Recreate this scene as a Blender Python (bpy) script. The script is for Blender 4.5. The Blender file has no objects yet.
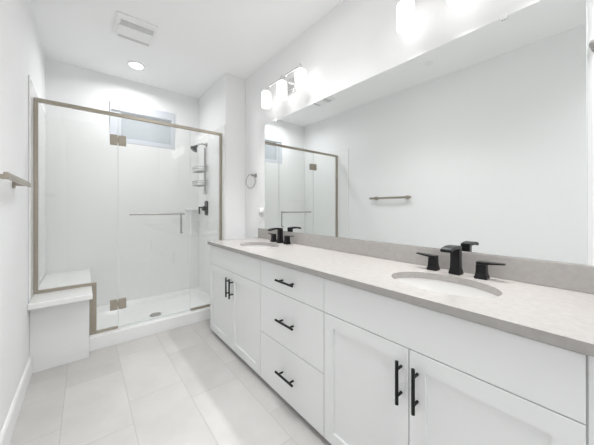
import bpy, bmesh, math
from mathutils import Vector, Matrix
S = bpy.context.scene
COL = S.collection
R = math.radians

# ------------------------------------------------------------------ camera
CX, CH = 0.318, 1.225
cd = bpy.data.cameras.new('camera'); cam = bpy.data.objects.new('camera', cd); COL.objects.link(cam)
cam.location = (CX, 0, CH); cam.rotation_euler = (R(90), 0, R(-39.19))
cd.sensor_width = 36; cd.lens = 260 * 36 / 594; cd.shift_y = -14 / 594; cd.clip_start = 0.02
S.camera = cam

# ------------------------------------------------------------------ world, lights, exposure
w = bpy.data.worlds.new('world'); S.world = w; w.use_nodes = True
bg = w.node_tree.nodes['Background']; bg.inputs[0].default_value = (0.95, 0.975, 1.0, 1); bg.inputs[1].default_value = 4.6
S.view_settings.view_transform = 'Standard'; S.view_settings.look = 'None'
S.view_settings.exposure = 1.21; S.view_settings.gamma = 1.0; S.view_settings.use_curve_mapping = False
S.cycles.max_bounces = 14; S.cycles.diffuse_bounces = 8; S.cycles.glossy_bounces = 6
S.cycles.transparent_max_bounces = 24; S.cycles.sample_clamp_indirect = 6

def lamp(name, loc, power, size, rot=(0, 0, 0), sy=None, color=(1, 1, 1), spread=180):
    l = bpy.data.lights.new(name, 'AREA'); l.energy = power; l.color = color; l.spread = R(spread)
    if sy: l.shape = 'RECTANGLE'; l.size = size; l.size_y = sy
    else: l.shape = 'DISK'; l.size = size
    o = bpy.data.objects.new(name, l); COL.objects.link(o); o.location = loc; o.rotation_euler = rot
    return o
CEIL = 2.785
lamp('downlight_lamp', (0.75, 3.30, CEIL - 0.02), 3.3, 0.12, spread=162, color=(.98, .99, 1))
lamp('fill_lamp', (1.08, 1.38, CEIL - 0.045), 4.0, 0.48, sy=0.48, spread=115, color=(.98, .99, 1))  # added fill light, kept out of view and out of the reflections
lamp('fill_lamp', (0.95, -0.80, CEIL - 0.045), 8, 1.0, sy=0.9, spread=140, color=(.98, .99, 1))  # added fill light behind the camera, no fitting there
GLOW = 0.76         # emission of the lit vanity shades
BULB = 0.68          # watts out of the open bottom of every shade

# ------------------------------------------------------------------ materials
def mat(name, color, rough=0.5, metal=0.0, spec=0.5, coat=0.0, noise=0.0, nscale=20, bump=0.0, bscale=200, ior=None):
    m = bpy.data.materials.new(name); m.use_nodes = True
    nt = m.node_tree; b = nt.nodes['Principled BSDF']
    b.inputs['Base Color'].default_value = (*color, 1); b.inputs['Roughness'].default_value = rough
    b.inputs['Metallic'].default_value = metal; b.inputs['Specular IOR Level'].default_value = spec
    b.inputs['Coat Weight'].default_value = coat; b.inputs['Coat Roughness'].default_value = 0.08
    tc = nt.nodes.new('ShaderNodeTexCoord')
    if noise:
        n = nt.nodes.new('ShaderNodeTexNoise'); n.inputs['Scale'].default_value = nscale; n.inputs['Detail'].default_value = 6
        n.inputs['Roughness'].default_value = 0.65
        nt.links.new(tc.outputs['Object'], n.inputs['Vector'])
        r = nt.nodes.new('ShaderNodeValToRGB'); r.color_ramp.elements[0].position = 0.3; r.color_ramp.elements[1].position = 0.7
        r.color_ramp.elements[0].color = (*[c * (1 - noise) for c in color], 1)
        r.color_ramp.elements[1].color = (*[min(1, c * (1 + noise)) for c in color], 1)
        nt.links.new(n.outputs['Fac'], r.inputs[0]); nt.links.new(r.outputs[0], b.inputs['Base Color'])
    if bump:
        n = nt.nodes.new('ShaderNodeTexNoise'); n.inputs['Scale'].default_value = bscale
        nt.links.new(tc.outputs['Object'], n.inputs['Vector'])
        bp = nt.nodes.new('ShaderNodeBump'); bp.inputs['Strength'].default_value = bump; bp.inputs['Distance'].default_value = 0.001
        nt.links.new(n.outputs['Fac'], bp.inputs['Height']); nt.links.new(bp.outputs[0], b.inputs['Normal'])
    return m

M = {}
M['wall'] = mat('wall paint', (0.848, 0.85, 0.852), 0.75, spec=0.25, bump=0.25, bscale=260)
M['ceil'] = mat('ceiling paint', (0.928, 0.93, 0.932), 0.85, spec=0.2, bump=0.2, bscale=260)
M['trim'] = mat('trim paint', (0.86, 0.86, 0.86), 0.35)
M['cab'] = mat('cabinet lacquer', (0.80, 0.81, 0.81), 0.38, noise=0.008, nscale=3)
M['carc'] = mat('cabinet carcass', (0.62, 0.62, 0.62), 0.6)
M['quartz'] = mat('quartz', (0.375, 0.358, 0.342), 0.25, noise=0.06, nscale=38)
M['ceramic'] = mat('ceramic', (0.86, 0.86, 0.85), 0.08, coat=0.3)
M['basin'] = mat('off-white basin glaze', (0.70, 0.69, 0.68), 0.12)
M['acrylic'] = mat('shower acrylic', (0.85, 0.855, 0.85), 0.16, noise=0.006, nscale=2)
M['bench'] = mat('bench panel', (0.80, 0.805, 0.80), 0.3, noise=0.01, nscale=5)
M['black'] = mat('matte black metal', (0.008, 0.008, 0.009), 0.32, metal=0.0, spec=0.25, noise=0.1)
M['darkmetal'] = mat('dark metal', (0.05, 0.05, 0.055), 0.3, metal=0.8, noise=0.05)
M['nickel'] = mat('brushed nickel', (0.42, 0.38, 0.32), 0.32, metal=1.0, noise=0.06, nscale=60)
M['steel'] = mat('satin steel', (0.40, 0.39, 0.375), 0.28, metal=1.0, noise=0.05, nscale=60)
M['chrome'] = mat('chrome', (0.80, 0.80, 0.80), 0.10, metal=1.0, noise=0.02)
M['plastic'] = mat('white plastic', (0.87, 0.87, 0.865), 0.35, noise=0.01)
M['slot'] = mat('grey grille', (0.60, 0.60, 0.60), 0.6, noise=0.04)
M['vinyl'] = mat('white vinyl', (0.62, 0.65, 0.69), 0.35, noise=0.01)
M['toe'] = mat('toe kick', (0.55, 0.55, 0.54), 0.6, noise=0.02)
M['edge'] = mat('glass edge', (0.74, 0.78, 0.775), 0.15, noise=0.02)

def mirror_mat():
    m = bpy.data.materials.new('mirror silver'); m.use_nodes = True
    b = m.node_tree.nodes['Principled BSDF']
    b.inputs['Base Color'].default_value = (0.89, 0.905, 0.90, 1); b.inputs['Metallic'].default_value = 1; b.inputs['Roughness'].default_value = 0.0
    return m
M['mirror'] = mirror_mat()

def glass_mat():
    m = bpy.data.materials.new('clear glass'); m.use_nodes = True; nt = m.node_tree; nt.nodes.clear()
    o = nt.nodes.new('ShaderNodeOutputMaterial'); t = nt.nodes.new('ShaderNodeBsdfTransparent'); g = nt.nodes.new('ShaderNodeBsdfGlossy')
    t.inputs[0].default_value = (0.99, 0.993, 0.991, 1); g.inputs['Roughness'].default_value = 0.0
    g.inputs[0].default_value = (1, 1, 1, 1)
    f = nt.nodes.new('ShaderNodeFresnel')
    ge = nt.nodes.new('ShaderNodeNewGeometry'); mr = nt.nodes.new('ShaderNodeMapRange'); mr.inputs[3].default_value = 1.45; mr.inputs[4].default_value = 1 / 1.45
    nt.links.new(ge.outputs['Backfacing'], mr.inputs[0]); nt.links.new(mr.outputs[0], f.inputs[0])   # the pane never bends the ray: same Fresnel on both faces
    mx = nt.nodes.new('ShaderNodeMixShader')
    nt.links.new(f.outputs[0], mx.inputs[0]); nt.links.new(t.outputs[0], mx.inputs[1]); nt.links.new(g.outputs[0], mx.inputs[2])
    nt.links.new(mx.outputs[0], o.inputs[0]); return m
M['glass'] = glass_mat()

def frosted_mat():
    m = bpy.data.materials.new('obscure glass'); m.use_nodes = True; nt = m.node_tree; nt.nodes.clear()
    o = nt.nodes.new('ShaderNodeOutputMaterial'); t = nt.nodes.new('ShaderNodeBsdfTranslucent'); g = nt.nodes.new('ShaderNodeBsdfPrincipled')
    t.inputs[0].default_value = (0.36, 0.375, 0.385, 1); g.inputs['Base Color'].default_value = (0.50, 0.52, 0.53, 1); g.inputs['Roughness'].default_value = 0.25
    tc = nt.nodes.new('ShaderNodeTexCoord'); v = nt.nodes.new('ShaderNodeTexVoronoi'); v.inputs['Scale'].default_value = 140
    nt.links.new(tc.outputs['Object'], v.inputs['Vector']); bp = nt.nodes.new('ShaderNodeBump'); bp.inputs['Strength'].default_value = 0.4; bp.inputs['Distance'].default_value = 0.002
    nt.links.new(v.outputs['Distance'], bp.inputs['Height']); nt.links.new(bp.outputs[0], g.inputs['Normal'])
    mx = nt.nodes.new('ShaderNodeMixShader'); mx.inputs[0].default_value = 0.5
    nt.links.new(t.outputs[0], mx.inputs[1]); nt.links.new(g.outputs[0], mx.inputs[2]); nt.links.new(mx.outputs[0], o.inputs[0]); return m
M['frost'] = frosted_mat()

def glow_mat(name, color, s):
    m = bpy.data.materials.new(name); m.use_nodes = True; b = m.node_tree.nodes['Principled BSDF']
    b.inputs['Base Color'].default_value = (0.9, 0.9, 0.88, 1); b.inputs['Emission Color'].default_value = (*color, 1)
    b.inputs['Emission Strength'].default_value = s; b.inputs['Roughness'].default_value = 0.3; return m
M['shade'] = glow_mat('lit opal glass', (1.0, 0.98, 0.95), GLOW)
M['led'] = glow_mat('lit led lens', (1.0, 0.99, 0.97), 2)

def floor_mat():
    """large format tiles 0.32 x 0.64 m, running along Y, every other column shifted by a third"""
    m = bpy.data.materials.new('floor tile'); m.use_nodes = True; nt = m.node_tree; b = nt.nodes['Principled BSDF']
    N = nt.nodes.new; L = nt.links.new
    tc = N('ShaderNodeTexCoord'); sp = N('ShaderNodeSeparateXYZ'); L(tc.outputs['Object'], sp.inputs[0])
    def ma(op, a, bb=None, c=None):
        n = N('ShaderNodeMath'); n.operation = op
        for i, v in enumerate((a, bb, c)):
            if v is None: continue
            if isinstance(v, (int, float)): n.inputs[i].default_value = v
            else: L(v, n.inputs[i])
        return n.outputs[0]
    TW, TL, X0, Y0, G = 0.3195, 0.64, 0.214, 1.735, 0.0035
    cx = ma('DIVIDE', ma('SUBTRACT', sp.outputs[0], X0), TW); ci = ma('FLOOR', cx); cf = ma('FRACT', ma('ADD', cx, 50))
    par = ma('MODULO', ma('ADD', ci, 50), 2)
    cy = ma('DIVIDE', ma('SUBTRACT', ma('SUBTRACT', sp.outputs[1], Y0), ma('MULTIPLY', par, 0.213)), TL)
    cyf = ma('FRACT', ma('ADD', cy, 50)); cyi = ma('FLOOR', cy)
    def edge(f, period):
        d = ma('MULTIPLY', ma('MINIMUM', f, ma('SUBTRACT', 1.0, f)), period)
        return ma('LESS_THAN', d, G / 2)
    gr = ma('MAXIMUM', edge(cf, TW), edge(cyf, TL))
    wn = N('ShaderNodeTexWhiteNoise'); wn.noise_dimensions = '2D'; cb = N('ShaderNodeCombineXYZ'); L(ci, cb.inputs[0]); L(cyi, cb.inputs[1]); L(cb.outputs[0], wn.inputs['Vector'])
    ofs = N('ShaderNodeVectorMath'); ofs.operation = 'MULTIPLY_ADD'; L(wn.outputs['Color'], ofs.inputs[0]); ofs.inputs[1].default_value = (9, 9, 9); L(tc.outputs['Object'], ofs.inputs[2])
    n1 = N('ShaderNodeTexNoise'); n1.inputs['Scale'].default_value = 3.5; n1.inputs['Detail'].default_value = 8; n1.inputs['Roughness'].default_value = 0.6; L(ofs.outputs[0], n1.inputs['Vector'])
    v = ma('ADD', ma('MULTIPLY', n1.outputs['Fac'], 0.16), ma('MULTIPLY', wn.outputs['Value'], 0.035))
    r = N('ShaderNodeMapRange'); r.inputs[1].default_value = 0.03; r.inputs[2].default_value = 0.16; L(v, r.inputs[0])
    mx = N('ShaderNodeMix'); mx.data_type = 'RGBA'; L(r.outputs[0], mx.inputs[0])
    mx.inputs[6].default_value = (0.465, 0.45, 0.435, 1); mx.inputs[7].default_value = (0.615, 0.60, 0.588, 1)
    m2 = N('ShaderNodeMix'); m2.data_type = 'RGBA'; L(gr, m2.inputs[0]); L(mx.outputs[2], m2.inputs[6]); m2.inputs[7].default_value = (0.43, 0.415, 0.40, 1)
    L(m2.outputs[2], b.inputs['Base Color']); b.inputs['Roughness'].default_value = 0.42
    bp = N('ShaderNodeBump'); bp.inputs['Strength'].default_value = 0.5; bp.inputs['Distance'].default_value = 0.001
    L(ma('SUBTRACT', 1.0, gr), bp.inputs['Height']); L(bp.outputs[0], b.inputs['Normal'])
    return m
M['floor'] = floor_mat()

# ------------------------------------------------------------------ mesh helpers
def box(bm, x0, x1, y0, y1, z0, z1, bev=0.0, seg=2):
    vs = [bm.verts.new(p) for p in ((x0,y0,z0),(x1,y0,z0),(x1,y1,z0),(x0,y1,z0),(x0,y0,z1),(x1,y0,z1),(x1,y1,z1),(x0,y1,z1))]
    fs = [bm.faces.new([vs[i] for i in f]) for f in ((0,3,2,1),(4,5,6,7),(0,1,5,4),(1,2,6,5),(2,3,7,6),(3,0,4,7))]
    if bev:
        es = list({e for f in fs for e in f.edges})
        bmesh.ops.bevel(bm, geom=es, offset=bev, segments=seg, profile=0.5, affect='EDGES', clamp_overlap=True)

def loft(bm, rings, closed=False, cap=True):
    R_ = [[bm.verts.new(p) for p in r] for r in rings]; n = len(R_[0])
    for a, b in zip(R_, R_[1:] + ([R_[0]] if closed else [])):
        for i in range(n): bm.faces.new((a[i], a[(i + 1) % n], b[(i + 1) % n], b[i]))
    if cap and not closed:
        bm.faces.new(R_[0][::-1]); bm.faces.new(R_[-1])

def tube(bm, pts, r, n=12, closed=False):
    pts = [Vector(p) for p in pts]; rings = []; m = len(pts)
    prev = None
    for i, p in enumerate(pts):
        if closed: t = (pts[(i + 1) % m] - pts[i - 1]).normalized()
        else: t = (pts[min(i + 1, m - 1)] - pts[max(i - 1, 0)]).normalized()
        if prev is None:
            u = t.orthogonal().normalized()
        else:
            u = (prev - t * prev.dot(t)).normalized()
        prev = u; v = t.cross(u)
        rr = r[i] if isinstance(r, (list, tuple)) else r
        rings.append([p + (u * math.cos(2 * math.pi * k / n) + v * math.sin(2 * math.pi * k / n)) * rr for k in range(n)])
    loft(bm, rings, closed)

def lathe(bm, c, prof, n=32, axis='Z', sx=1.0, sy=1.0, cap=True):
    """prof: list of (r, h) along the axis from c"""
    rings = []
    for r, h in prof:
        ring = []
        for k in range(n):
            a = 2 * math.pi * k / n; p, q = r * math.cos(a) * sx, r * math.sin(a) * sy
            if axis == 'Z': ring.append((c[0] + p, c[1] + q, c[2] + h))
            elif axis == 'X': ring.append((c[0] + h, c[1] + p, c[2] + q))
            else: ring.append((c[0] + q, c[1] + h, c[2] + p))
        rings.append(ring)
    loft(bm, rings, cap=cap)

def rrect(x0, x1, y0, y1, r, n=5):
    pts = []
    for cx, cy, a0 in ((x1 - r, y1 - r, 0), (x0 + r, y1 - r, 90), (x0 + r, y0 + r, 180), (x1 - r, y0 + r, 270)):
        for k in range(n + 1):
            a = R(a0 + 90 * k / n); pts.append((cx + r * math.cos(a), cy + r * math.sin(a)))
    return pts

def obj(name, build, m, parent=None, root=None, smooth=False):
    """one mesh object; build(bm) works in room coordinates; vertices are shifted to the thing's origin"""
    bm = bmesh.new(); build(bm)
    bmesh.ops.recalc_face_normals(bm, faces=bm.faces)
    me = bpy.data.meshes.new(name)
    org = None
    if root is not None: org = Vector(root)
    elif parent is not None: org = parent.matrix_basis.translation if parent.parent is None else None
    p = parent
    tot = Vector((0, 0, 0))
    while p is not None: tot += p.location; p = p.parent
    if parent is None:
        tot = Vector(root) if root is not None else Vector((0, 0, 0))
    bmesh.ops.translate(bm, verts=bm.verts, vec=-tot)
    bm.to_mesh(me); bm.free()
    mm = M[m] if isinstance(m, str) else m
    me.materials.append(mm)
    if smooth:
        for f in me.polygons: f.use_smooth = True
        try: me.set_sharp_from_angle(angle=R(35))
        except Exception: pass
    o = bpy.data.objects.new(name, me); COL.objects.link(o)
    if parent is not None: o.parent = parent
    else: o.location = tot
    return o

def tag(o, label, cat, group=None):
    o['label'] = label; o['category'] = cat
    if group: o['group'] = group
    return o

def thing(name, label, cat, loc, group=None):
    o = bpy.data.objects.new(name, None); COL.objects.link(o); o.location = loc; o.empty_display_size = 0.05
    return tag(o, label, cat, group)

def struct(name, build, m, parent=None, smooth=False):
    o = obj(name, build, m, parent, smooth=smooth)
    if parent is None: o['kind'] = 'structure'
    return o

def copy_tree(o, loc=None, parent=None):
    c = o.copy(); COL.objects.link(c); c.parent = parent
    if loc is not None: c.location = loc
    for ch in list(o.children): copy_tree(ch, None, c)
    return c

# ------------------------------------------------------------------ room
XR = 1.822; XW = 1.568; YB = 3.735; YW = 2.83; YF = -1.6
WX0, WX1, WZ0, WZ1 = 0.541, 1.246, 2.012, 2.490     # window opening
T = 0.15
struct('floor', lambda b: box(b, -T, XR + T, YF - T, YB + T, -0.1, 0.0), 'floor')
struct('ceiling', lambda b: box(b, -T, XR + T, YF - T, YB + T, CEIL, CEIL + 0.1), 'ceil')
struct('wall_left', lambda b: box(b, -T, 0, YF, YB, 0, CEIL), 'wall')
struct('wall_right', lambda b: box(b, XR, XR + T, YF, YB, 0, CEIL), 'wall')
def wb(b):
    box(b, -T, WX0, YB, YB + T, 0, CEIL); box(b, WX1, XR + T, YB, YB + T, 0, CEIL)
    box(b, WX0, WX1, YB, YB + T, 0, WZ0); box(b, WX0, WX1, YB, YB + T, WZ1, CEIL)
struct('wall_back', wb, 'wall')
struct('wall_wing', lambda b: box(b, XW, XR, YW, YB, 0, CEIL, 0.004), 'wall')
def wf(b):
    box(b, -T, XR + T, YF - T, YF, 0, CEIL)
struct('wall_front', wf, 'wall')
def bbl(b):
    y0, y1 = YF, 2.736
    prof = [(0, 0), (0.014, 0), (0.014, 0.118), (0.008, 0.130), (0, 0.132)]
    loft(b, [[(x, y, z) for x, z in prof] for y in (y0, y1)])
struct('baseboard_left', bbl, 'trim')
def bbw(b): box(b, XW + 0.002, XR - 0.014, YW - 0.014, YW, 0, 0.13, 0.003)
struct('baseboard_wing', bbw, 'trim')
struct('baseboard_right', lambda b: box(b, XR - 0.014, XR, 2.56, YW, 0, 0.13, 0.003), 'trim')

# window
win = bpy.data.objects.new('window_1', None); COL.objects.link(win); win.location = ((WX0 + WX1) / 2, YB + 0.09, WZ0); win['kind'] = 'structure'
YG = YB - 0.017
AX0, AX1, AZ0, AZ1 = WX0 + .014, WX1 - .042, WZ0 + .042, WZ1 - .102     # sash opening
def ringbox(b, x0, x1, z0, z1, i0, i1, j0, j1, y0, y1):
    for d in ((x0, i0, z0, z1), (i1, x1, z0, z1), (i0, i1, z0, j0), (i0, i1, j1, z1)):
        box(b, d[0], d[1], y0, y1, d[2], d[3])
obj('window_frame', lambda b: ringbox(b, WX0 + .001, WX1 - .001, WZ0 + .001, WZ1 - .001, AX0, AX1, AZ0, AZ1, YG, YB + .07), 'vinyl', win)
obj('window_sash', lambda b: ringbox(b, AX0 + .001, AX1 - .001, AZ0 + .001, AZ1 - .012, AX0 + .098, AX1 - .006, AZ0 + .018, AZ1 - .02, YB, YB + .04), 'vinyl', win)
obj('window_gasket', lambda b: box(b, AX0 + .001, AX1 - .001, YG + .008, YB + .03, AZ1 - .011, AZ1 - .001), 'slot', win)
obj('window_pane', lambda b: box(b, AX0 + .092, AX1 - .003, YB + .012, YB + .02, AZ0 + .012, AZ1 - .013), 'frost', win)

# ------------------------------------------------------------------ shower
YG0 = 2.915; ZC = 0.118; ZB = 0.548; XBR = 0.365      # glass plane, curb top, bench top, bench right side
ZS = 2.19                                            # top of the surround
sur = thing('shower_surround', 'glossy white wall surround lining the three sides of the shower alcove', 'shower surround', (0.78, 3.72, ZC))
IX0, IX1, IY = 0.0035, 1.556, 3.72
def s_back(b):
    t0 = IY
    box(b, IX0, WX0 - .001, t0, YB - .001, ZC, ZS); box(b, WX1 + .001, IX1, t0, YB - .001, ZC, ZS); box(b, WX0 - .001, WX1 + .001, t0, YB - .001, ZC, WZ0 - .001)
obj('back_panel', s_back, 'acrylic', sur)
obj('side_panel', lambda b: box(b, 0.001, IX0, 2.70, YB - .001, ZB + .004, ZS), 'acrylic', sur)
obj('side_panel', lambda b: box(b, IX1, XW - .001, YW + .004, YB - .001, ZC, ZS, .003), 'acrylic', sur)
obj('edge_flange', lambda b: box(b, .001, .010, 2.675, 2.699, ZB + .004, ZS, .003), 'trim', sur)
def shelf(b):
    pts = [(IX1 - .001, IY - .001)] + [(IX1 - .001 - .17 * math.sin(R(a)), IY - .001 - .17 * math.cos(R(a))) for a in range(0, 91, 9)]
    loft(b, [[(x, y, z) for x, y in pts] for z in (1.205, 1.232)])
obj('corner_shelf', shelf, 'acrylic', sur)

pan = thing('shower_pan', 'white shower pan with raised curb under the glass door', 'shower pan', (0.9, 3.2, 0))
def s_pan(b):
    y0, y1 = 2.845, YB - .002; x0, x1 = XBR - .0195, XW - .002
    o = rrect(x0, x1, y0, y1, .006, 2); i = rrect(x0 + .02, x1 - .05, 2.975, y1 - .05, .05, 2); f = rrect(x0 + .05, x1 - .085, 3.01, y1 - .085, .05, 2)
    mid = [(0.92 + (x - 0.92) * .15, 3.225 + (y - 3.225) * .15) for x, y in f]
    loft(b, [[(x, y, 0.001) for x, y in o], [(x, y, ZC - .006) for x, y in o],
             [(x + .004 * (1 if x < .9 else -1), y + .004 * (1 if y < 3 else -1), ZC) for x, y in o],
             [(x, y, ZC) for x, y in i], [(x, y, .058) for x, y in f], [(x, y, .048) for x, y in mid]])
obj('pan_body', s_pan, 'acrylic', pan)
def s_drain(b): lathe(b, (0.924, 3.225, .0485), [(.052, 0), (.058, .003), (.05, .007), (.046, .004), (.02, .004)], 32)
dr = obj('drain', s_drain, 'steel', pan, smooth=True)

bn = thing('shower_bench', 'white built-in shower bench beside the left wall, with an overhanging slab seat', 'bench', (0.17, 3.2, 0))
obj('bench_base', lambda b: box(b, 0.002, XBR - .02, 2.738, IY - .002, 0.001, ZB - .043), 'bench', bn)
obj('bench_seat', lambda b: box(b, 0.002, XBR, 2.618, IY - .002, ZB - .043, ZB, .006), 'ceramic', bn)

enc = thing('shower_enclosure', 'brushed nickel framed clear glass shower enclosure across the alcove', 'shower enclosure', (0.8, YG0, ZC))
HZ = 2.105; fy0, fy1 = YG0 - .014, YG0 + .014
gx0, gs1, gs2, gx1 = IX0 + .012, 0.556, 1.201, IX1 - .012
obj('header_rail', lambda b: box(b, IX0 + .001, IX1 - .001, fy0, fy1 + .004, HZ - .03, HZ, .003), 'nickel', enc)
def fch(b):
    box(b, IX0 + .001, IX0 + .026, fy0, fy1, ZB + .025, HZ - .031, .002)
    box(b, IX0 + .001, XBR + .032, fy0, fy1, ZB + .001, ZB + .024, .002)
    box(b, XBR + .001, XBR + .032, fy0, fy1, ZC + .021, ZB + .0005, .002); box(b, XBR - .0175, XBR + .001, fy0, fy1, ZC + .001, ZB - .045, .002)
    box(b, XBR + .002, gs1 - .002, fy0, fy1, ZC + .001, ZC + .02, .002)
obj('glass_channel', fch, 'nickel', enc)
def rch(b):
    box(b, IX1 - .026, IX1 - .001, fy0, fy1, ZC + .022, HZ - .031, .002); box(b, gs2 + .004, IX1 - .001, fy0, fy1, ZC + .001, ZC + .021, .002)
obj('glass_channel', rch, 'nickel', enc)
def gl(b, poly):
    loft(b, [[(x, y, z) for x, z in poly] for y in (YG0 - .004, YG0 + .004)])
obj('glass_panel', lambda b: gl(b, [(gx0, ZB + .02), (XBR + .016, ZB + .02), (XBR + .016, ZC + .016), (gs1 - .003, ZC + .016), (gs1 - .003, HZ - .025), (gx0, HZ - .025)]), 'glass', enc)
obj('glass_panel', lambda b: gl(b, [(gs2 + .003, ZC + .016), (gx1, ZC + .016), (gx1, HZ - .025), (gs2 + .003, HZ - .025)]), 'glass', enc)
def gdoor(b): gl(b, [(gs1 + .003, ZC + .018), (gs2 - .003, ZC + .018), (gs2 - .003, HZ - .034), (gs1 + .003, HZ - .034)])
door = obj('glass_door', gdoor, 'glass', enc)
def gseal(b):
    box(b, gs1 - .0025, gs1 + .0025, YG0 - .005, YG0 + .005, ZC + .03, HZ - .035)
obj('door_seal', gseal, 'edge', door)
def gseal2(b):
    box(b, gs2 - .0025, gs2 + .0025, YG0 - .005, YG0 + .005, ZC + .022, HZ - .035)
    box(b, gs1 + .004, gs2 - .004, YG0 - .005, YG0 + .005, ZC + .006, ZC + .0175)
obj('door_seal', gseal2, 'edge', door)
for zc in (0.340, 1.856):
    def hin(b, zc=zc):
        for s in (-1, 1):
            ya, yb = (YG0 - .016, YG0 - .0055) if s < 0 else (YG0 + .0055, YG0 + .016)
            box(b, gs1 - .062, gs1 - .006, ya, yb, zc - .046, zc + .046, .002)
            box(b, gs1 + .004, gs1 + .062, ya, yb, zc - .046, zc + .046, .002)
        box(b, gs1 - .007, gs1 + .007, YG0 - .012, YG0 + .012, zc - .022, zc + .022, .003)
    obj('hinge', hin, 'nickel', door)
def pull(b):
    z = 1.170
    for y in (YG0 - .045,):
        tube(b, [(gs1 + .085, y, z), (gs2 - .07, y, z)], .009)
        for x in (gs1 + .095, gs2 - .08): tube(b, [(x, y, z), (x, YG0 + .006, z)], .008)
    x = gs2 - .08
    for k in (0, 1):
        zz = z - .20 * k
        tube(b, [(x, YG0 + .005, zz), (x, YG0 + .045, zz)], .008)
    tube(b, [(x, YG0 + .045, z + .012), (x, YG0 + .045, z - .212)], .009)
obj('towel_bar_pull', pull, 'steel', door, smooth=True)

# shower fittings on the right wall of the alcove
xw = IX1 - .001
sh = thing('shower_fixture', 'dark grey shower head on a short arm high on the shower side wall', 'shower head', (xw, 3.40, 2.06))
obj('wall_flange', lambda b: lathe(b, (xw, 3.40, 2.06), [(.03, 0), (.028, -.008), (.012, -.014)], 24, 'X'), 'steel', sh, smooth=True)
obj('arm', lambda b: tube(b, [(xw - .008, 3.40, 2.06), (xw - .05, 3.40, 2.065), (xw - .09, 3.40, 2.055), (xw - .125, 3.40, 2.03)], .010), 'steel', sh, smooth=True)
def head(b):
    c = Vector((xw - .125, 3.40, 2.03)); d = Vector((-.62, 0, -.78)).normalized()
    pr = [(.014, -.005), (.018, .015), (.03, .035), (.047, .055), (.05, .068), (.046, .072), (.01, .072)]
    u = Vector((0, 1, 0)); v = d.cross(u)
    loft(b, [[c + d * h + (u * math.cos(2 * math.pi * k / 24) + v * math.sin(2 * math.pi * k / 24)) * r for k in range(24)] for r, h in pr])
obj('spray_head', head, 'darkmetal', sh, smooth=True)

cad = thing('shower_caddy', 'chrome two-basket wire caddy hanging on a pole in the shower', 'shower caddy', (xw - .03, 3.40, 1.43))
obj('pole', lambda b: tube(b, [(xw - .022, 3.40, 1.44), (xw - .022, 3.40, 2.02)], .011), 'steel', cad, smooth=True)
obj('foot', lambda b: lathe(b, (xw - .022, 3.40, 1.41), [(.012, 0), (.022, .006), (.022, .035), (.012, .045)], 20), 'slot', cad, smooth=True)
for zc in (1.70, 1.52):
    def basket(b, zc=zc):
        x0, x1, y0, y1 = xw - .145, xw - .03, 3.29, 3.51
        for z, g in ((zc, 0), (zc + .055, 0.006)):
            tube(b, [(x, y, z) for x, y in rrect(x0 - g, x1, y0 - g, y1 + g, .03, 4)], .0032, 6, closed=True)
        for k in range(9):
            y = y0 + .02 + k * (y1 - y0 - .04) / 8
            tube(b, [(x0 - .006, y, zc + .055), (x0, y, zc), (x1, y, zc), (x1, y, zc + .055)], .0018, 6)
    obj('basket', basket, 'steel', cad)
    obj('hook', lambda b, zc=zc: tube(b, [(xw - .022 + .0 , 3.38 , zc + .02), (xw - .03, 3.33, zc + .075), (xw - .03, 3.27, zc + .075), (xw - .03, 3.27, zc + .0)], .003, 8), 'steel', cad, smooth=True)

va = thing('shower_valve', 'black rounded-square shower valve with lever on the shower wall', 'shower valve', (xw, 3.39, 1.225))
def vp(b):
    pts = rrect(3.34, 3.44, 1.135, 1.325, .03, 5)
    loft(b, [[(xw, y, z) for y, z in pts], [(xw - .012, y, z) for y, z in pts]])
obj('plate', vp, 'black', va)
obj('knob', lambda b: lathe(b, (xw - .012, 3.39, 1.225), [(.03, 0), (.03, -.035), (.024, -.05), (.01, -.052)], 24, 'X'), 'black', va, smooth=True)
obj('lever', lambda b: (box(b, xw - .105, xw - .05, 3.38, 3.40, 1.228, 1.248, .004), box(b, xw - .105, xw - .088, 3.38, 3.40, 1.155, 1.24, .004)), 'black', va)

# ------------------------------------------------------------------ vanity
XF = CX + 0.960; XCF = CX + 0.937; YV1 = 2.535; YV0 = 0.045; ZCB = 0.872; ZCT = 0.902; ZBOT = 0.036
SEAMS = (0.957, 1.585); Z1, Z2 = 0.688, 0.365
DT = 0.020; g = 0.0018
def bar_pull(name, parent, c, vert, length=.165):
    def f(b):
        x = XF - .034; h = length / 2
        if vert:
            tube(b, [(x, c[0], c[1] - h), (x, c[0], c[1] + h)], .0068, 12)
            for s in (-1, 1): tube(b, [(x, c[0], c[1] + s * h * .62), (XF - .0005, c[0], c[1] + s * h * .62)], .0056, 10)
        else:
            tube(b, [(x, c[0] - h, c[1]), (x, c[0] + h, c[1])], .0068, 12)
            for s in (-1, 1): tube(b, [(x, c[0] + s * h * .62, c[1]), (XF - .0005, c[0] + s * h * .62, c[1])], .0056, 10)
    return obj(name, f, 'black', parent, smooth=True)
def slab(b, y0, y1, z0, z1): box(b, XF, XF + DT, y0 + g, y1 - g, z0 + g, z1 - g, .0015)
def shaker(b, y0, y1, z0, z1, s=.062):
    y0 += g; y1 -= g; z0 += g; z1 -= g; d = .010; c = .0012
    rings = [[(XF + DT, y0, z0), (XF + DT, y1, z0), (XF + DT, y1, z1), (XF + DT, y0, z1)]]
    def rr(x, i): return [(x, y0 + i, z0 + i), (x, y1 - i, z0 + i), (x, y1 - i, z1 - i), (x, y0 + i, z1 - i)]
    loft(b, [rr(XF + DT, 0), rr(XF + .0015, 0), rr(XF, .0015), rr(XF, s), rr(XF + d, s + c)])
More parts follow.
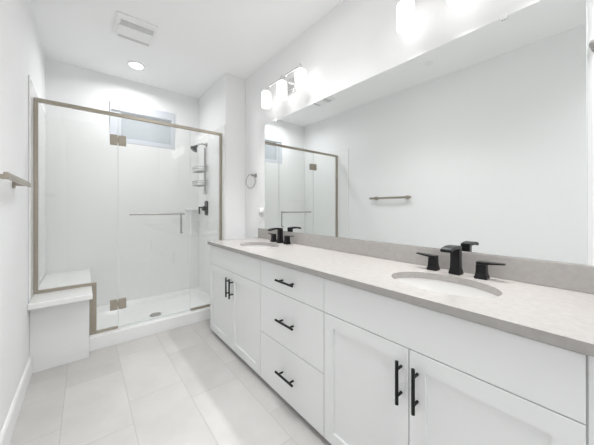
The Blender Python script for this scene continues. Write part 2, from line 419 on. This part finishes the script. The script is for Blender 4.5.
def carcass(b, y0, y1):
    x0, x1, a, c, t = XF + DT + .001, XR - .003, y0 + .0005, y1 - .0005, .016
    box(b, x0, x1, a, a + t, ZBOT, ZCB - .001); box(b, x0, x1, c - t, c, ZBOT, ZCB - .001)      # sides
    box(b, x0, x1, a + t, c - t, ZBOT, ZBOT + t); box(b, x1 - t, x1, a + t, c - t, ZBOT + t, ZCB - .001)   # bottom, back
    box(b, x0, x0 + t, a + t, c - t, ZBOT + t, ZCB - .001)                                      # front rails
    box(b, XF + DT + .065, XR - .003, y0 + .0005, y1 - .0005, 0.001, ZBOT)
def sink_cab(y0, y1, label, cat='vanity cabinet'):
    t = thing('vanity_cabinet', label, cat, (XF + .27, (y0 + y1) / 2, 0), 'sink cabinets under the countertop')
    obj('carcass', lambda b: carcass(b, y0, y1), 'cab', t)
    obj('false_front', lambda b: slab(b, y0, y1, Z1, ZCB - .008), 'cab', t)
    m = (y0 + y1) / 2
    for a, c, hy in ((y0, m, m - .034), (m, y1, m + .030)):
        d = obj('door', lambda b: shaker(b, a, c, ZBOT, Z1), 'cab', t)
        bar_pull('handle', d, (hy, .557), True)
    return t
sink_cab(YV0, SEAMS[0], 'white two-door shaker sink cabinet nearest the camera, with tall black bar pulls')
sink_cab(SEAMS[1], YV1, 'white two-door shaker sink cabinet at the far end, nearest the shower')
dc = thing('drawer_cabinet', 'white three-drawer cabinet with horizontal black pulls between the two sink cabinets', 'drawer cabinet', (XF + .27, 1.27, 0))
obj('carcass', lambda b: carcass(b, *SEAMS), 'cab', dc)
for z0, z1 in ((Z1, ZCB - .008), (Z2, Z1), (ZBOT, Z2)):
    d = obj('drawer', lambda b: slab(b, SEAMS[0], SEAMS[1], z0, z1), 'cab', dc)
    bar_pull('handle', d, (1.265, (z0 + z1) / 2), False, .172)
tag(obj('filler_panel', lambda b: box(b, XF + .006, XF + .026, -0.02, YV0 - .003, ZBOT, ZCB - .001, .001), 'cab', root=(XF + .015, 0.01, ZBOT)), 'narrow white filler strip at the near end of the vanity', 'filler panel')

# countertop with two oval cut-outs
SX = CX + 1.203; SA, SB = .155, .215
SINKS = (0.485, 2.005)
ct = thing('countertop', 'light grey speckled quartz countertop with matching backsplash', 'countertop', (XCF + .28, 1.27, ZCB))
def ctop(b):
    y0, y1 = -0.35, 2.55; x0, x1 = XCF, XR - .001; n = 56
    loops = [[(x0, y0), (x1, y0), (x1, y1), (x0, y1)]] + [[(SX + SA * math.cos(2 * math.pi * k / n), sy + SB * math.sin(2 * math.pi * k / n)) for k in range(n)] for sy in SINKS]
    for z in (ZCB, ZCT):
        es = []
        for lp in loops:
            vs = [b.verts.new((x, y, z)) for x, y in lp]
            es += [b.edges.new((vs[i], vs[(i + 1) % len(vs)])) for i in range(len(vs))]
        bmesh.ops.triangle_fill(b, use_beauty=True, use_dissolve=False, edges=es)
    b.verts.ensure_lookup_table()
    tot = sum(len(l) for l in loops); off = 0
    for lp in loops:
        m = len(lp)
        for i in range(m):
            j = (i + 1) % m
            b.faces.new([b.verts[off + i], b.verts[off + j], b.verts[tot + off + j], b.verts[tot + off + i]])
        off += m
obj('slab', ctop, 'quartz', ct)
obj('backsplash', lambda b: box(b, XR - .021, XR - .001, -0.35, 2.505, ZCT + .0005, 1.006, .0015), 'quartz', ct)

def sink(y, label):
    t = thing('sink', label, 'sink', (SX, y, ZCB - .15), 'undermount sinks')
    def basin(b):
        a, c = SA + .003, SB + .003
        prof = [(1.10, -.001), (1.0, -.001), (.985, -.03), (.93, -.08), (.78, -.12), (.5, -.14), (.12, -.147), (.115, -.155), (.52, -.15), (.82, -.132), (.98, -.085), (1.04, -.03), (1.10, -.012)]
        n = 48
        loft(b, [[(SX + a * s * math.cos(2 * math.pi * k / n), y + c * s * math.sin(2 * math.pi * k / n), ZCB + h - .0005) for k in range(n)] for s, h in prof], closed=True)
    obj('basin', basin, 'basin', t, smooth=True)
    obj('drain', lambda b: lathe(b, (SX, y, ZCB - .15), [(.014, 0), (.022, .004), (.024, .008), (.02, .011), (.006, .010)], 24), 'black', t, smooth=True)
    return t
sink(SINKS[0], 'white oval undermount basin in the near half of the countertop')
sink(SINKS[1], 'white oval undermount basin at the far end of the countertop, nearest the shower')

# widespread faucets
FX = XR - .082
def faucet(y, label):
    t = thing('faucet', label, 'faucet', (FX, y, ZCT), 'black widespread faucets')
    z = ZCT + .0005
    def rc(cx, cy, hx, hy, zz): return [(cx - hx, cy - hy, zz), (cx + hx, cy - hy, zz), (cx + hx, cy + hy, zz), (cx - hx, cy + hy, zz)]
    def body(b):
        loft(b, [rc(FX, y, .026, .026, z), rc(FX, y, .026, .026, z + .006), rc(FX, y, .021, .021, z + .03), rc(FX, y, .019, .020, z + .07), rc(FX, y, .019, .021, z + .138)])
        bmesh.ops.bevel(b, geom=[e for e in b.edges], offset=.0022, segments=2, affect='EDGES', clamp_overlap=True)
    s = obj('spout_body', body, 'black', t)
    def sp(b):
        st = [(.018, .138, .021, .024), (-.02, .143, .022, .018), (-.07, .143, .024, .016), (-.105, .138, .025, .015), (-.122, .131, .025, .014)]
        loft(b, [[(FX + dx, y - hy, z + top - th), (FX + dx, y + hy, z + top - th), (FX + dx, y + hy, z + top), (FX + dx, y - hy, z + top)] for dx, top, hy, th in st])
        bmesh.ops.bevel(b, geom=[e for e in b.edges], offset=.002, segments=2, affect='EDGES', clamp_overlap=True)
    obj('spout', sp, 'black', t)
    for s_ in (-1, 1):
        hy = y + s_ * .108
        def h(b):
            loft(b, [rc(FX, hy, .025, .025, z), rc(FX, hy, .025, .025, z + .006), rc(FX, hy, .020, .020, z + .025), rc(FX, hy, .019, .019, z + .066)])
            bmesh.ops.bevel(b, geom=[e for e in b.edges], offset=.002, segments=2, affect='EDGES', clamp_overlap=True)
        hh = obj('handle', h, 'black', t)
        def lev(b):
            loft(b, [[(FX - w_, hy + s_ * a, z + zz - th), (FX + w_, hy + s_ * a, z + zz - th), (FX + w_, hy + s_ * a, z + zz), (FX - w_, hy + s_ * a, z + zz)]
                     for a, w_, zz, th in ((-.019, .019, .076, .0095), (.02, .019, .077, .010), (.06, .015, .079, .007), (.088, .012, .080, .005))])
            bmesh.ops.bevel(b, geom=[e for e in b.edges], offset=.0012, segments=2, affect='EDGES', clamp_overlap=True)
        obj('lever', lev, 'black', hh)
    return t
faucet(.500, 'matte black widespread faucet behind the near sink')
faucet(1.995, 'matte black widespread faucet behind the far sink')

# mirror
MY0, MY1, MZ0, MZ1 = 0.072, 2.352, 1.008, 2.106
mi = thing('wall_mirror', 'large frameless rectangular mirror on the wall above the backsplash', 'mirror', (XR, 1.23, MZ0))
obj('mirror_glass', lambda b: box(b, XR - .007, XR - .001, MY0, MY1, MZ0, MZ1), 'mirror', mi)
obj('mirror_edge', lambda b: box(b, XR - .0072, XR - .001, MY0 - .003, MY0 - .0002, MZ0, MZ1), 'edge', mi)
obj('mirror_edge', lambda b: box(b, XR - .0072, XR - .001, MY1 + .0002, MY1 + .002, MZ0, MZ1), 'edge', mi)
mi.location = (XR - .003, MY0, MZ0)
for c in mi.children: c.location = (0, 1.23 - MY0, 0)
for c in list(mi.children):
    c.data.transform(Matrix.Translation((.003, 1.23 - MY0, 0))); c.location = (0, 0, 0)
mi.rotation_euler = (0, R(-.08), R(.45))      # the glued mirror stands a touch out of true with the wall
for y in (.325, 2.14):
    obj('mirror_clip', lambda b: box(b, XR - .016, XR - .0105, y - .012, y + .012, MZ1 - .014, MZ1 + .012, .002), 'plastic', mi)

# vanity lights
LX = XR - .112
def vlight(y, label):
    t = thing('vanity_light', label, 'vanity light', (XR, y, 2.38), 'three-shade vanity lights')
    obj('backplate', lambda b: box(b, XR - .018, XR - .001, y - .062, y + .062, 2.300, 2.435, .004), 'chrome', t)
    def arm(b):
        tube(b, [(XR - .016, y, 2.395), (LX - .012, y, 2.411)], .009)
        box(b, LX - .012, LX + .006, y - .285, y + .285, 2.403, 2.419, .003)
    obj('bar', arm, 'chrome', t)
    for k in (-1, 0, 1):
        yy = y + k * .265
        s = obj('shade', lambda b: lathe(b, (LX, yy, 2.226), [(.020, .001), (.040, 0), (.046, .008), (.047, .02), (.047, .135), (.044, .145), (.034, .150), (.02, .151)], 32), 'shade', t, smooth=True)
        obj('shade_cap', lambda b: lathe(b, (LX, yy, 2.3775), [(.038, 0), (.040, .006), (.030, .012), (.016, .018), (.012, .045), (.006, .052), (.005, .062), (.002, .064)], 24), 'chrome', s, smooth=True)
    for k in (-1, 0, 1): lamp('bulb_lamp', (LX, y + k * .265, 2.223), BULB, 0.075, spread=84, color=(1, .992, .98))
    return t
vlight(.480, 'three-shade chrome vanity light over the near sink, cut off by the top of the photo')
vlight(1.925, 'three-shade chrome vanity light over the far sink, wholly in view')

# towel ring
RY = 2.583
tr = thing('towel_ring', 'chrome towel ring on the wall between the mirror and the shower', 'towel ring', (XR, RY, 1.60))
obj('post', lambda b: (box(b, XR - .010, XR - .001, RY - .022, RY + .022, 1.578, 1.622, .003), box(b, XR - .058, XR - .009, RY - .012, RY + .012, 1.588, 1.612, .003)), 'steel', tr)
def ring(b):
    n = 40; pts = []
    for k in range(n):
        a = 2 * math.pi * k / n; t = .078 * math.sin(a)
        pts.append((XR - .055 - t * math.sin(R(12)), RY + .022 + t * math.cos(R(12)), 1.532 + .078 * math.cos(a)))
    tube(b, pts, .0045, 8, closed=True)
obj('ring', ring, 'steel', tr, smooth=True)

# outlet with a plugged-in device
ou = thing('wall_outlet', 'white outlet cover plate on the wall just left of the mirror', 'outlet', (XR, 2.442, 1.165))
obj('cover_plate', lambda b: box(b, XR - .006, XR - .001, 2.405, 2.479, 1.107, 1.223, .002), 'plastic', ou)
obj('receptacle', lambda b: box(b, XR - .009, XR - .006, 2.425, 2.459, 1.13, 1.20, .001), 'slot', ou)
pl = thing('plug_in_freshener', 'small white plug-in device with a grey base in the outlet by the mirror', 'air freshener', (XR - .03, 2.43, 1.19))
obj('device_body', lambda b: box(b, XR - .052, XR - .0095, 2.399, 2.464, 1.180, 1.232, .010, 3), 'plastic', pl)
obj('refill', lambda b: box(b, XR - .046, XR - .014, 2.409, 2.452, 1.148, 1.179, .006), 'slot', pl)

# knob right beside the mirror's near edge
kn = thing('robe_hook', 'small steel robe hook on the wall beyond the near edge of the mirror', 'hook', (XR, 0.03, 1.83))
obj('hook_post', lambda b: lathe(b, (XR - .001, 0.046, 1.835), [(.014, 0), (.014, -.006), (.008, -.008), (.008, -.03), (.018, -.036), (.018, -.046), (.006, -.05)], 24, 'X'), 'steel', kn, smooth=True)

# towel bar on left wall
tb = thing('towel_bar', 'flat satin nickel towel bar on the left wall', 'towel bar', (0, 1.95, 1.375))
TZ = 1.366
obj('bar', lambda b: box(b, .052, .066, 1.625, 2.245, TZ - .014, TZ + .014, .002), 'nickel', tb)
for y in (1.70, 2.165):
    obj('bracket', lambda b: (box(b, .001, .009, y - .024, y + .024, TZ - .024, TZ + .024, .002), box(b, .008, .052, y - .018, y + .018, TZ - .011, TZ + .009, .002)), 'nickel', tb)

# ------------------------------------------------------------------ ceiling things
fx, fy = CX + .34, 2.645
fan = thing('exhaust_fan', 'white square exhaust fan grille on the ceiling before the shower', 'exhaust fan', (fx, fy, CEIL))
def fb(b):
    o = rrect(fx - .15, fx + .15, fy - .165, fy + .165, .015, 4); i = rrect(fx - .138, fx + .138, fy - .150, fy + .150, .012, 4)
    loft(b, [[(x, y, CEIL - .001) for x, y in o], [(x, y, CEIL - .014) for x, y in o], [(x, y, CEIL - .024) for x, y in i]])
obj('housing', fb, 'plastic', fan)
obj('grille_slot', lambda b: box(b, fx - .115, fx + .125, fy - .112, fy - .048, CEIL - .0275, CEIL - .0245), 'slot', fan)
obj('grille_slot', lambda b: box(b, fx - .115, fx + .125, fy + .106, fy + .146, CEIL - .030, CEIL - .0245), 'slot', fan)
def fc(b):
    i = rrect(fx - .132, fx + .132, fy - .046, fy + .104, .01, 4)
    loft(b, [[(x, y, CEIL - .0245) for x, y in i], [(x, y, CEIL - .031) for x, y in i], [(fx + (x - fx) * .97, fy + (y - fy) * .95, CEIL - .034) for x, y in i]])
obj('center_cover', fc, 'plastic', fan)
dl = thing('recessed_light', 'lit round recessed light in the ceiling over the shower', 'ceiling light', (0.75, 3.30, CEIL))
obj('trim_ring', lambda b: lathe(b, (0.75, 3.30, CEIL - .001), [(.088, 0), (.086, -.006), (.07, -.009), (.062, -.005)], 40, cap=True), 'plastic', dl, smooth=True)
obj('lens', lambda b: lathe(b, (0.75, 3.30, CEIL - .0095), [(.062, 0), (.061, -.003)], 40), 'led', dl)
d2 = thing('ceiling_fill_panel', 'added square ceiling fill panel, out of view over the aisle beside the vanity', 'ceiling light', (1.08, 1.38, CEIL))  # made-up fitting around the added fill light over the aisle
obj('fill_panel_frame', lambda b: box(b, .815, 1.345, 1.115, 1.645, CEIL - .03, CEIL - .001, .004), 'plastic', d2)
obj('fill_panel_face', lambda b: box(b, .83, 1.33, 1.13, 1.63, CEIL - .034, CEIL - .0305), 'led', d2)  # glowing face of the added panel
tag(obj('sprinkler_cover', lambda b: lathe(b, (CX + .104, 1.254, CEIL), [(.045, -.001), (.045, -.006), (.040, -.009), (.01, -.010)], 32), 'plastic', root=(CX + .104, 1.254, CEIL), smooth=True),
    'small round white sprinkler cover on the ceiling, seen in the mirror', 'sprinkler cover')
